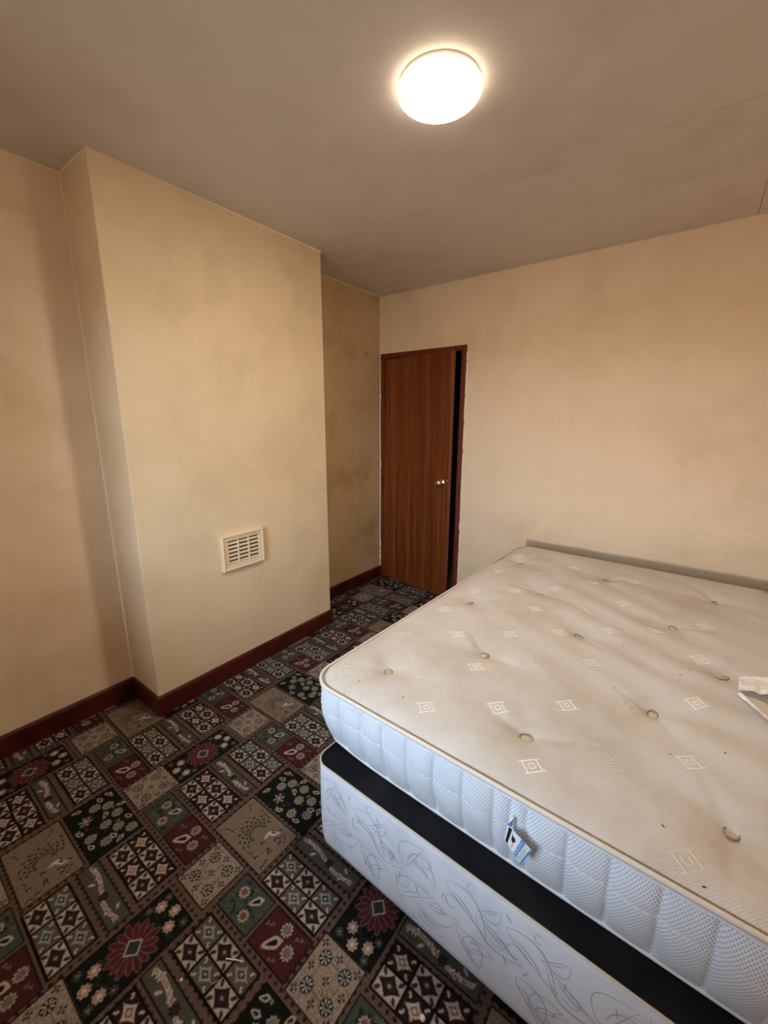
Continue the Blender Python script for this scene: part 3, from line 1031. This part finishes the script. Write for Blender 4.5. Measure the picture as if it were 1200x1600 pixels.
# distances round the side: the last stretch of the loop is the near end, running +x
seams = []
near0 = tot - near_len
for sx in SEAM_X:
    seams.append((near0 + (to_local(sx, -2.17)[0] + MW / 2 - MR)) % tot)
s = 0.07
while s < near0 - .04:
    seams.append(s); s += .0905
seams = np.array(sorted(seams))


def side_off(s, t, i):
    bul = .020 * math.sin(math.pi * min(1, max(0, t))) ** .8
    base_off = -.030 * (1 - t) + bul
    d = np.abs(((seams - s + tot / 2) % tot) - tot / 2).min()
    dent = .0055 * math.exp(-(d / .0045) ** 2) + .003 * math.exp(-(d / .016) ** 2)
    dm = abs(t - .60 + .012 * math.sin(s * 9))
    dent += .0028 * math.exp(-(dm * .24 / .005) ** 2)
    fade = min(1, t / .12, (1 - t) / .10)
    pk = .0022 * math.sin(s * 41 + 3 * t) * math.sin(t * 7 + s * 5)
    pil = .0050 * (1 - math.exp(-(d / .022) ** 1.4)) * math.sin(math.pi * min(1, max(0, t)) ** .9) ** .6
    return base_off - .004 + pil - dent * fade + pk * fade


M_side = new_mat('silvery_knit_border', lin(214, 219, 228), 0.5, spec=0.45)
_t = NT(M_side); _u, _vv, _w = _t.sep(_t.uv())
_ka, _kb = 2 * math.pi / .0070, 2 * math.pi / .0070
_A = _t.math('MULTIPLY', _u, _ka); _B = _t.math('MULTIPLY', _vv, _kb * .5774)
_h1 = _t.math('COSINE', _t.math('ADD', _A, _B))
_h2 = _t.math('COSINE', _t.math('SUBTRACT', _A, _B))
_h3 = _t.math('COSINE', _t.math('MULTIPLY', _B, 2.0))
_hx = _t.math('ADD', _t.math('ADD', _h1, _h2), _h3)
_t.color(_t.mix(_t.smooth(_hx, -.9, 1.6, 0, .62), lin(236, 242, 250), lin(122, 132, 152)))
_t.bump(_hx, -0.5, 0.0012)
NZ = 26
ts = [k / NZ for k in range(NZ + 1)]
n = len(per)
P = np.array(per)
v = np.zeros((len(ts), n, 3)); uv = np.zeros((len(ts), n, 2))
corner = (to_local(1.33, -2.15))
for k, t in enumerate(ts):
    for i in range(n):
        o = side_off(sa[i], t, i)
        lift = .026 * math.exp(-(math.hypot(per[i][0] + MW / 2, per[i][1] + ML / 2) / .15) ** 2) * (1 - t)
        v[k, i] = (per[i][0] + per[i][2] * o, per[i][1] + per[i][3] * o, MZ0 + (MZ1 - MZ0) * t + lift)
        uv[k, i] = (sa[i], t * (MZ1 - MZ0))
f = [(k * n + i, k * n + (i + 1) % n, (k + 1) * n + (i + 1) % n, (k + 1) * n + i) for k in range(len(ts) - 1) for i in range(n)]
side = mesh_obj('side_border', v.reshape(-1, 3), f, M_side, mat_root, True)
ul = side.data.uv_layers.new(name='UVMap')
U = uv.reshape(-1, 2)
li = np.zeros(len(side.data.loops), dtype=np.int32)
side.data.loops.foreach_get('vertex_index', li)
ul.data.foreach_set('uv', U[li].ravel())
bottom_loop = [tuple(p) for p in v[0]]
top_loop = [(per[i][0], per[i][1], MZ1) for i in range(n)]
# underside
v2 = [(0, 0, MZ0)] + [(p[0], p[1], p[2]) for p in bottom_loop] + [(p[0] * .7, p[1] * .8, MZ0) for p in bottom_loop]
mesh_obj('underside', v2, [(0, 1 + n + (i + 1) % n, 1 + n + i) for i in range(n)] + [(1 + i, 1 + n + i, 1 + n + (i + 1) % n, 1 + (i + 1) % n) for i in range(n)], M_side, mat_root)
M_pipe = new_mat('tape_edge', lin(220, 214, 204), 0.6)
M_pipe2 = new_mat('tape_edge_pale', lin(226, 228, 230), 0.6)
M_seam = new_mat('brown_seam_thread', lin(150, 134, 112), 0.8)  # grey-brown thread just inside the top piping
ev = list(range(0, n, 2))
tv, tf = tube_geo([(top_loop[i][0] + per[i][2] * .002, top_loop[i][1] + per[i][3] * .002, MZ1 + .000) for i in ev], .0062, 10, True)
mesh_obj('piping', tv, tf, M_pipe, mat_root, True)
tv, tf = tube_geo([(top_loop[i][0] - per[i][2] * .0055, top_loop[i][1] - per[i][3] * .0055, MZ1 + .0035) for i in ev], .0016, 6, True)
mesh_obj('seam_thread', tv, tf, M_seam, mat_root, True)
tv, tf = tube_geo([(top_loop[i][0] + per[i][2] * .003, top_loop[i][1] + per[i][3] * .003, MZ1 - .011) for i in ev], .0030, 8, True)
mesh_obj('piping', tv, tf, M_pipe2, mat_root, True)
tv, tf = tube_geo([(bottom_loop[i][0], bottom_loop[i][1], bottom_loop[i][2] + .002) for i in ev], .0062, 10, True)
mesh_obj('piping', tv, tf, M_pipe2, mat_root, True)
# running stitches along the middle of the near end and left side
M_thread = new_mat('white_thread', lin(240, 240, 240), 0.4)
sv, sf = [], []
s = near0 - 1.0
while s < tot - .02:
    t = .60 - .012 * math.sin(s * 9)
    pts = []
    for q in (0, .35, .7, 1):
        ss = s + q * .011
        x, y, nx_, ny_ = per_point(per, sa, tot, ss)
        o = side_off(ss % tot, t, 0) + .0014
        pts.append((x + nx_ * o, y + ny_ * o, MZ0 + (MZ1 - MZ0) * t))
    tv, tf = tube_geo(pts, .0010, 5)
    b0 = len(sv); sv += tv; sf += [tuple(b0 + q for q in g) for g in tf]
    s += .0165
st = mesh_obj('running_stitch', sv, sf, M_thread, mat_root, True); st['kind'] = 'stuff'


def on_top(x, y, lift=.0):
    return (x, y, float(top_h(x, y)) + lift)


# tuft rings
M_tuft = new_mat('felt_tuft_ring', lin(150, 134, 108), 0.85)
M_tuftc = new_mat('tuft_centre', lin(202, 190, 168), 0.8)
for k, (tx, ty) in enumerate(TUFTS):
    h0 = float(top_h(tx, ty))
    tilt = .20
    g = empty('tuft', (tx, ty, h0 + .0085)); g.parent = mat_root
    g.rotation_euler = (tilt * math.sin(k * 2.1), tilt * math.cos(k * 1.3), k * .9)
    rr = .0165
    tv, tf = tube_geo([(rr * 1.15 * math.cos(a), rr * .82 * math.sin(a), 0) for a in np.linspace(0, 2 * math.pi, 25)[:-1]], .0018, 8, True)
    mesh_obj('tuft_ring', tv, tf, M_tuft, g, True)
    lathe('tuft_disc', [(0, -.004), (rr * .85, -.004), (rr * .9, -.002), (rr * .6, -.0015), (0, -.003)], M_tuftc, g, 20)

# embroidered diamonds
M_emb = new_mat('bright_white_embroidery', lin(246, 244, 240), 0.45)
M_embf = new_mat('dull_white_embroidery', lin(222, 214, 200), 0.6)


def ribbon(pts, w, verts, faces):
    """raised thread lying on the mattress top; pts in local x, y"""
    b0 = len(verts)
    m = len(pts)
    for i, (x, y) in enumerate(pts):
        a, b = pts[max(0, i - 1)], pts[min(m - 1, i + 1)]
        dx, dy = b[0] - a[0], b[1] - a[1]
        L = math.hypot(dx, dy) or 1
        px, py = -dy / L, dx / L
        for off, li in ((-w / 2, -.0005), (-w / 4, .0012), (w / 4, .0012), (w / 2, -.0005)):
            verts.append(on_top(x + px * off, y + py * off, li))
    for i in range(m - 1):
        for k in range(3):
            faces.append((b0 + 4 * i + k, b0 + 4 * i + k + 1, b0 + 4 * i + 4 + k + 1, b0 + 4 * i + 4 + k))


def seg(p, q, m=7):
    return [(p[0] + (q[0] - p[0]) * k / (m - 1), p[1] + (q[1] - p[1]) * k / (m - 1)) for k in range(m)]


for k, (wx, wy) in enumerate(MOTIFS):
    cx, cy = to_local(wx, wy)
    vv_, ff_ = [], []
    d, ov = .0265, .0085
    C = [(d, 0), (0, d), (-d, 0), (0, -d)]
    for i in range(4):
        p, q = C[i], C[(i + 1) % 4]
        ux, uy = (q[0] - p[0]) / (d * 1.414), (q[1] - p[1]) / (d * 1.414)
        p2 = (p[0] - ux * ov * (1 if i % 2 else .15), p[1] - uy * ov * (1 if i % 2 else .15))
        q2 = (q[0] + ux * ov * (1 if i % 2 else .15), q[1] + uy * ov * (1 if i % 2 else .15))
        ribbon(seg((cx + p2[0], cy + p2[1]), (cx + q2[0], cy + q2[1])), .0036, vv_, ff_)
    r = .0085
    ribbon([(cx + r * math.cos(a) * (1 + .18 * math.cos(4 * a)), cy + r * math.sin(a) * (1 + .18 * math.cos(4 * a))) for a in np.linspace(0, 2 * math.pi, 17)], .003, vv_, ff_)
    mesh_obj('stitched_diamond', vv_, ff_, M_embf if k in FAINT else M_emb, mat_root, True)
# faint stitched words, no longer readable: strokes of thread running slantwise
rs = random.Random(3)
for wx, wy in WORDS:
    cx, cy = to_local(wx, wy)
    vv_, ff_ = [], []
    ux, uy = math.cos(-.80), math.sin(-.80)
    px, py = -uy, ux
    for g in range(8):
        o = (g - 3.5) * .0185
        Hh = .010 if g not in (0, 4) else .013
        kind = rs.randrange(4)
        L = {0: [(-.005, -1), (-.005, 1), (.0, .1), (.005, 1), (.005, -1)], 1: [(.005, .8), (-.004, .9), (-.006, 0), (-.004, -.9), (.005, -.8)],
             2: [(-.004, 1), (-.004, -1), (.005, -1), (.005, .2)], 3: [(.005, .9), (-.004, .6), (.004, -.3), (-.005, -.9)]}[kind]
        pts = []
        for (a0, b0), (a1, b1) in zip(L[:-1], L[1:]):
            pts += seg((a0, b0 * Hh), (a1, b1 * Hh), 4)[:-1]
        pts.append((L[-1][0], L[-1][1] * Hh))
        ribbon([(cx + ux * (o + a) + px * b, cy + uy * (o + a) + py * b) for a, b in pts], .0024, vv_, ff_)
    w_ = mesh_obj('stitched_word', vv_, ff_, M_embf, mat_root, True)
# dark flecks dried on the cover
M_fleck = new_mat('brown_speck', lin(70, 52, 40), 0.9)
sv, sf = [], []
for wx, wy in ((1.492, -2.075), (1.663, -2.063), (2.183, -1.608), (2.377, -1.349), (2.351, -1.405), (2.474, -1.104), (2.062, -1.207), (2.17, -1.316), (2.229, -1.018), (2.456, -1.751), (2.343, -1.838), (2.341, -2.076), (2.412, -2.159)):
    x, y = to_local(wx, wy)
    a = rs.uniform(0, 3); L = rs.uniform(.002, .0038)
    tv, tf = tube_geo([on_top(x - L * math.cos(a), y - L * math.sin(a), .0004), on_top(x, y, .0006), on_top(x + L * math.cos(a), y + L * math.sin(a), .0004)], [.0008, .0017, .0008], 6)
    b0 = len(sv); sv += tv; sf += [tuple(b0 + q for q in g) for g in tf]
sp = mesh_obj('specks', sv, sf, M_fleck, mat_root, True); sp['kind'] = 'stuff'

# sewn-in label on the near side
lab = empty('sewn_label', (0, 0, 0)); lab.parent = mat_root
lab['label'] = 'white and blue printed label sewn into the side border'
M_lw = new_mat('label_white', lin(236, 240, 244), 0.5)
M_lb = new_mat('label_blue', lin(52, 132, 196), 0.5)
M_lk = new_mat('label_black', lin(34, 36, 36), 0.5)
M_lg = new_mat('label_grey_print', lin(70, 82, 98), 0.6)
LB, LA, LC, LD = (2.048, -2.199, .500), (2.052, -2.196, .540), (2.094, -2.216, .476), (2.115, -2.212, .527)


def lp(a, t, lift=0.0):
    """a: across the label in reading direction, t: down the label"""
    p = [(LB[i] * (1 - a) + LA[i] * a) * (1 - t) + (LC[i] * (1 - a) + LD[i] * a) * t for i in range(3)]
    p[1] -= -.001 * math.sin(math.pi * t) + lift
    x, y = to_local(p[0], p[1])
    return (x, y, p[2])


def lpatch(name, a0, a1, t0, t1, mat, lift, na=4, nt=8, th=.0):
    v = [lp(a0 + (a1 - a0) * i / na, t0 + (t1 - t0) * j / nt, lift) for j in range(nt + 1) for i in range(na + 1)]
    f = [(j * (na + 1) + i, j * (na + 1) + i + 1, (j + 1) * (na + 1) + i + 1, (j + 1) * (na + 1) + i) for j in range(nt) for i in range(na)]
    o = mesh_obj(name, v, f, mat, lab)
    if th:
        md = o.modifiers.new('thickness', 'SOLIDIFY'); md.thickness = th; md.offset = 0
    return o


lpatch('label_cloth', 0, 1, 0, 1, M_lw, 0, 6, 12, .0008)
lpatch('label_band', .0, 1, .07, .20, M_lk, .0007, 4, 2)
lpatch('label_band', .0, 1, .58, .74, M_lb, .0007, 4, 2)
lpatch('label_band', .0, 1, .94, 1.0, M_lb, .0007, 4, 2)
vv_, ff_ = [], []
for r in range(4):
    a = .06
    while a < (.95 if r % 2 == 0 else .75):
        w = rs.uniform(.04, .12)
        t = .775 + r * .040
        b0 = len(vv_)
        vv_ += [lp(a, t, .0008), lp(min(a + w, .96), t, .0008), lp(min(a + w, .96), t + .018, .0008), lp(a, t + .018, .0008)]
        ff_.append((b0, b0 + 1, b0 + 2, b0 + 3))
        a += w + .03
pl = mesh_obj('label_print', vv_, ff_, M_lg, lab); pl['kind'] = 'stuff'
# round seed-head mark with a stem
vv_ = [lp(.56 + .16 * math.cos(g), .36 + .085 * math.sin(g), .0008) for g in np.linspace(0, 2 * math.pi, 17)[:-1]]
ff_ = [tuple(range(16))]
b0 = len(vv_)
vv_ += [lp(.42, .385, .0008), lp(.42, .365, .0008), lp(.10, .41, .0008), lp(.10, .43, .0008)]
ff_.append((b0, b0 + 1, b0 + 2, b0 + 3))
b0 = len(vv_)
vv_ += [lp(.68, .34, .0008), lp(.82, .25, .0008), lp(.60, .28, .0008)]
ff_.append((b0, b0 + 1, b0 + 2))
mesh_obj('label_emblem', vv_, ff_, M_lk, lab)
fc = bpy.data.curves.new('label_lettering', 'FONT')
fc.body = 'ADJUSTA'
fo = bpy.data.objects.new('label_lettering', fc)
COL.objects.link(fo)
bpy.context.view_layer.update()
dg = bpy.context.evaluated_depsgraph_get()
tm = bpy.data.meshes.new_from_object(fo.evaluated_get(dg))
bpy.data.objects.remove(fo)
cs = np.array([v.co[:] for v in tm.vertices])
mn, mx = cs.min(0), cs.max(0)
for vtx in tm.vertices:
    a = .06 + .88 * (vtx.co.x - mn[0]) / (mx[0] - mn[0])
    t = .72 - .12 * (vtx.co.y - mn[1]) / (mx[1] - mn[1])
    vtx.co = lp(a, t, .0012)
tm.materials.clear(); tm.materials.append(M_lw)
lo = bpy.data.objects.new('label_lettering', tm); COL.objects.link(lo); lo.parent = lab
# the folded ends of the label running up into the seam
a_, b_ = to_local(2.055, -2.186), to_local(2.064, -2.188)
vv_ = [lp(0.05, 0.0), lp(.62, 0.0), lp(1.0, 0.0), (a_[0], a_[1], .558), (b_[0] - .002, b_[1], .556), lp(1.0, .16, -.004)]
fo = mesh_obj('label_fold', vv_, [(0, 1, 4, 3), (1, 2, 4), (2, 5, 4)], M_lw, lab)
fo.data.materials.append(M_lb); fo.data.polygons[1].material_index = 1; fo.data.polygons[2].material_index = 1
md = fo.modifiers.new('thickness', 'SOLIDIFY'); md.thickness = .0006

# ------------------------------------------------------------------ things
# ceiling lamp
LX, LY, LR = 1.508, -1.677, 0.131
lampo = tag(empty('ceiling_light', (LX, LY, ZC)), 'round white flush ceiling lamp glowing warm', 'lamp')
lathe('base_tray', [(0, -.0005), (.125, -.0005), (.127, -.002), (.127, -.010), (.125, -.012), (0, -.012)], M_tray, lampo, 64)
pr = [(0.120, -.0118), (LR - .003, -.0122), (LR, -.0155), (LR - .001, -.018)]
for k in range(1, 13):
    a = k / 12 * math.pi / 2
    pr.append(((LR - .001) * math.cos(a), -.018 - .034 * math.sin(a)))
lathe('diffuser', pr, M_diff, lampo, 72)
M_bug = new_mat('dead_insect', (.0008, .0007, .0006), 1.0, spec=0.0)
for (x, y, a, L) in ((1.4835, -1.635, .9, .0055), (1.4655, -1.645, 2.4, .0035)):
    z = -.0855
    rr = math.hypot(x - LX, y - LY)
    z = -.018 - .034 * math.sqrt(max(0, 1 - (rr / (LR - .001)) ** 2)) - .0012
    p = (x - LX, y - LY, z)
    tv, tf = tube_geo([(p[0] - L * math.cos(a), p[1] - L * math.sin(a), p[2]), p, (p[0] + L * math.cos(a), p[1] + L * math.sin(a), p[2])], [.0008, .0018, .0006], 6)
    mesh_obj('insect', tv, tf, M_bug, lampo, True)

# wall vent on the chimney breast
VY, VZ, VW, VH = -1.682, 0.750, 0.272, 0.203
vent = tag(empty('wall_vent', (CX, VY, VZ)), 'cream plastic louvred air vent low on the chimney breast', 'vent')
# local: y across, z up, x out of the wall
bm = bmesh.new()
prof = [(0.0, 0.0), (.020, .0), (.024, .004), (.024, .010), (.020, .014), (.019, .030), (.016, .034), (.012, .034)]   # (out, inwards)
loops = []
for out, inn in prof:
    hy, hz = VW / 2 - inn, VH / 2 - inn
    loops.append([bm.verts.new((out, sy * hy, sz * hz)) for sy, sz in ((-1, -1), (1, -1), (1, 1), (-1, 1))])
for a, b in zip(loops[:-1], loops[1:]):
    for i in range(4):
        bm.faces.new((a[i], a[(i + 1) % 4], b[(i + 1) % 4], b[i]))
bm.faces.new(loops[0][::-1])
bm_obj('vent_frame', bm, M_vent, vent)
iy, iz = VW / 2 - .034, VH / 2 - .034
box('duct_back', .001, .003, -iy, iy, -iz, iz, M_void, vent)
for k in range(6):
    zc = -iz + (k + .5) * 2 * iz / 6
    bm = bmesh.new()
    hh_ = 2 * iz / 6
    vs = [bm.verts.new((x, y, zc + z)) for y in (-iy, iy) for x, z in ((.0135, -.36 * hh_), (.0165, -.36 * hh_), (.0150, .22 * hh_), (.0125, .22 * hh_))]
    for q in ((0, 1, 2, 3), (7, 6, 5, 4), (0, 4, 5, 1), (1, 5, 6, 2), (2, 6, 7, 3), (3, 7, 4, 0)):
        bm.faces.new([vs[i] for i in q])
    bm_obj('louvre_slat', bm, M_vent, vent)
for k in (-1, 1):
    box('mullion', .008, .0195, k * iy / 3 - .0035, k * iy / 3 + .0035, -iz, iz, M_vent, vent, .001, 1)
box('mullion', .010, .0195, -iy, -iy + .003, -iz, iz, M_vent, vent)

# hook on the recess wall
v, f = tube_geo([(0.0, -.213, 2.018), (.010, -.213, 2.016), (.016, -.213, 2.006), (.016, -.213, 1.998), (.022, -.213, 1.994)], .0022, 8)
tag(mesh_obj('wall_hook', v, f, new_mat('rusty_steel', lin(110, 84, 58), .6, .6), None, True), 'small bent hook in the recess wall left of the door', 'hook')

# crumpled white paper bag at the right of the mattress
M_paper = new_mat('crumpled_white_paper', lin(250, 250, 253), 0.5)
_t = NT(M_paper); _o = _t.obj()
_t.bump(_t.noise(_o, 38, 4, .6), .9, .012)
M_kraft = new_mat('bag_lining', lin(214, 202, 188), 0.7)
bag = tag(empty('paper_bag', (2.62, -1.36, 0)), 'crumpled white paper bag lying open at the right side of the mattress', 'bag')


def wtop(x, y):
    return float(top_h(*to_local(x, y)))


def bag_sheet(name, A, B, Cq, D, lift, mat, nu=16, nv=16, puff=0.0, crease=.004, seed=1):
    r_ = np.random.default_rng(seed)
    g = r_.standard_normal((6, 4))
    v = []
    for j in range(nv + 1):
        for i in range(nu + 1):
            u, w = i / nu, j / nv
            x = (A[0] * (1 - u) + B[0] * u) * (1 - w) + (D[0] * (1 - u) + Cq[0] * u) * w
            y = (A[1] * (1 - u) + B[1] * u) * (1 - w) + (D[1] * (1 - u) + Cq[1] * u) * w
            c = sum(abs(math.sin(q[0] * 9 * u + q[1] * 9 * w + q[2] * 3)) * .3 for q in g) - 1.0
            z = wtop(x, y) + lift + puff * math.sin(math.pi * u) ** .7 * (1 - w) ** 1.2 + max(0, crease * (c + .6))
            v.append((x - 2.62, y + 1.36, z))
    f = [(j * (nu + 1) + i, j * (nu + 1) + i + 1, (j + 1) * (nu + 1) + i + 1, (j + 1) * (nu + 1) + i) for j in range(nv) for i in range(nu)]
    o = mesh_obj(name, v, f, mat, bag)
    md = o.modifiers.new('thickness', 'SOLIDIFY'); md.thickness = .0008
    return o


bag_sheet('under_sheet', (2.500, -1.428), (2.612, -1.640), (2.690, -1.560), (2.560, -1.300), .004, M_kraft, 18, 12, 0, .002, 2)
bag_sheet('mouth_fold', (2.498, -1.432), (2.615, -1.648), (2.630, -1.630), (2.508, -1.424), .008, M_paper, 18, 4, .0, .006, 3)
bag_sheet('upper_sheet', (2.498, -1.425), (2.665, -1.470), (2.680, -1.265), (2.510, -1.292), .010, M_paper, 24, 20, .022, .011, 4)

# bits dropped on the carpet
M_white = new_mat('white_plastic', lin(226, 216, 206), 0.5)
v, f = tube_geo([(1.429, -2.586, .004), (1.452, -2.571, .0032), (1.474, -2.560, .0035)], .0019, 8)
tag(mesh_obj('cotton_bud_stick', v, f, M_white, None, True), 'thin white stick lying on a diamond patterned carpet tile', 'stick')
v, f = tube_geo([(1.446, -2.640, .004), (1.456, -2.620, .003)], .0012, 6)
tag(mesh_obj('thread_scrap', v, f, new_mat('pale_thread', lin(170, 156, 130), .8), None, True), 'short pale thread scrap on the carpet below the white stick', 'scrap')


def crumb(name, x, y, r, mat, label):
    bm = bmesh.new()
    bmesh.ops.create_icosphere(bm, subdivisions=2, radius=r)
    q = random.Random(int(x * 1000))
    for vt_ in bm.verts:
        vt_.co *= q.uniform(.8, 1.15)
        vt_.co.z *= .6
        vt_.co += Vector((x, y, r * .58))
    tag(bm_obj(name, bm, mat, None, True), label, 'crumb')


crumb('paper_crumb', 1.372, -2.683, .0038, M_white, 'tiny white crumb on the brown carpet border near the front')
crumb('plastic_bit', 1.930, -2.356, .0075, M_white, 'rounded white plastic bit on the carpet beside the bed base')
crumb('paint_flake', 0.212, -2.205 - .03, .004, M_white, 'small pale paint flake on the carpet in the alcove corner')
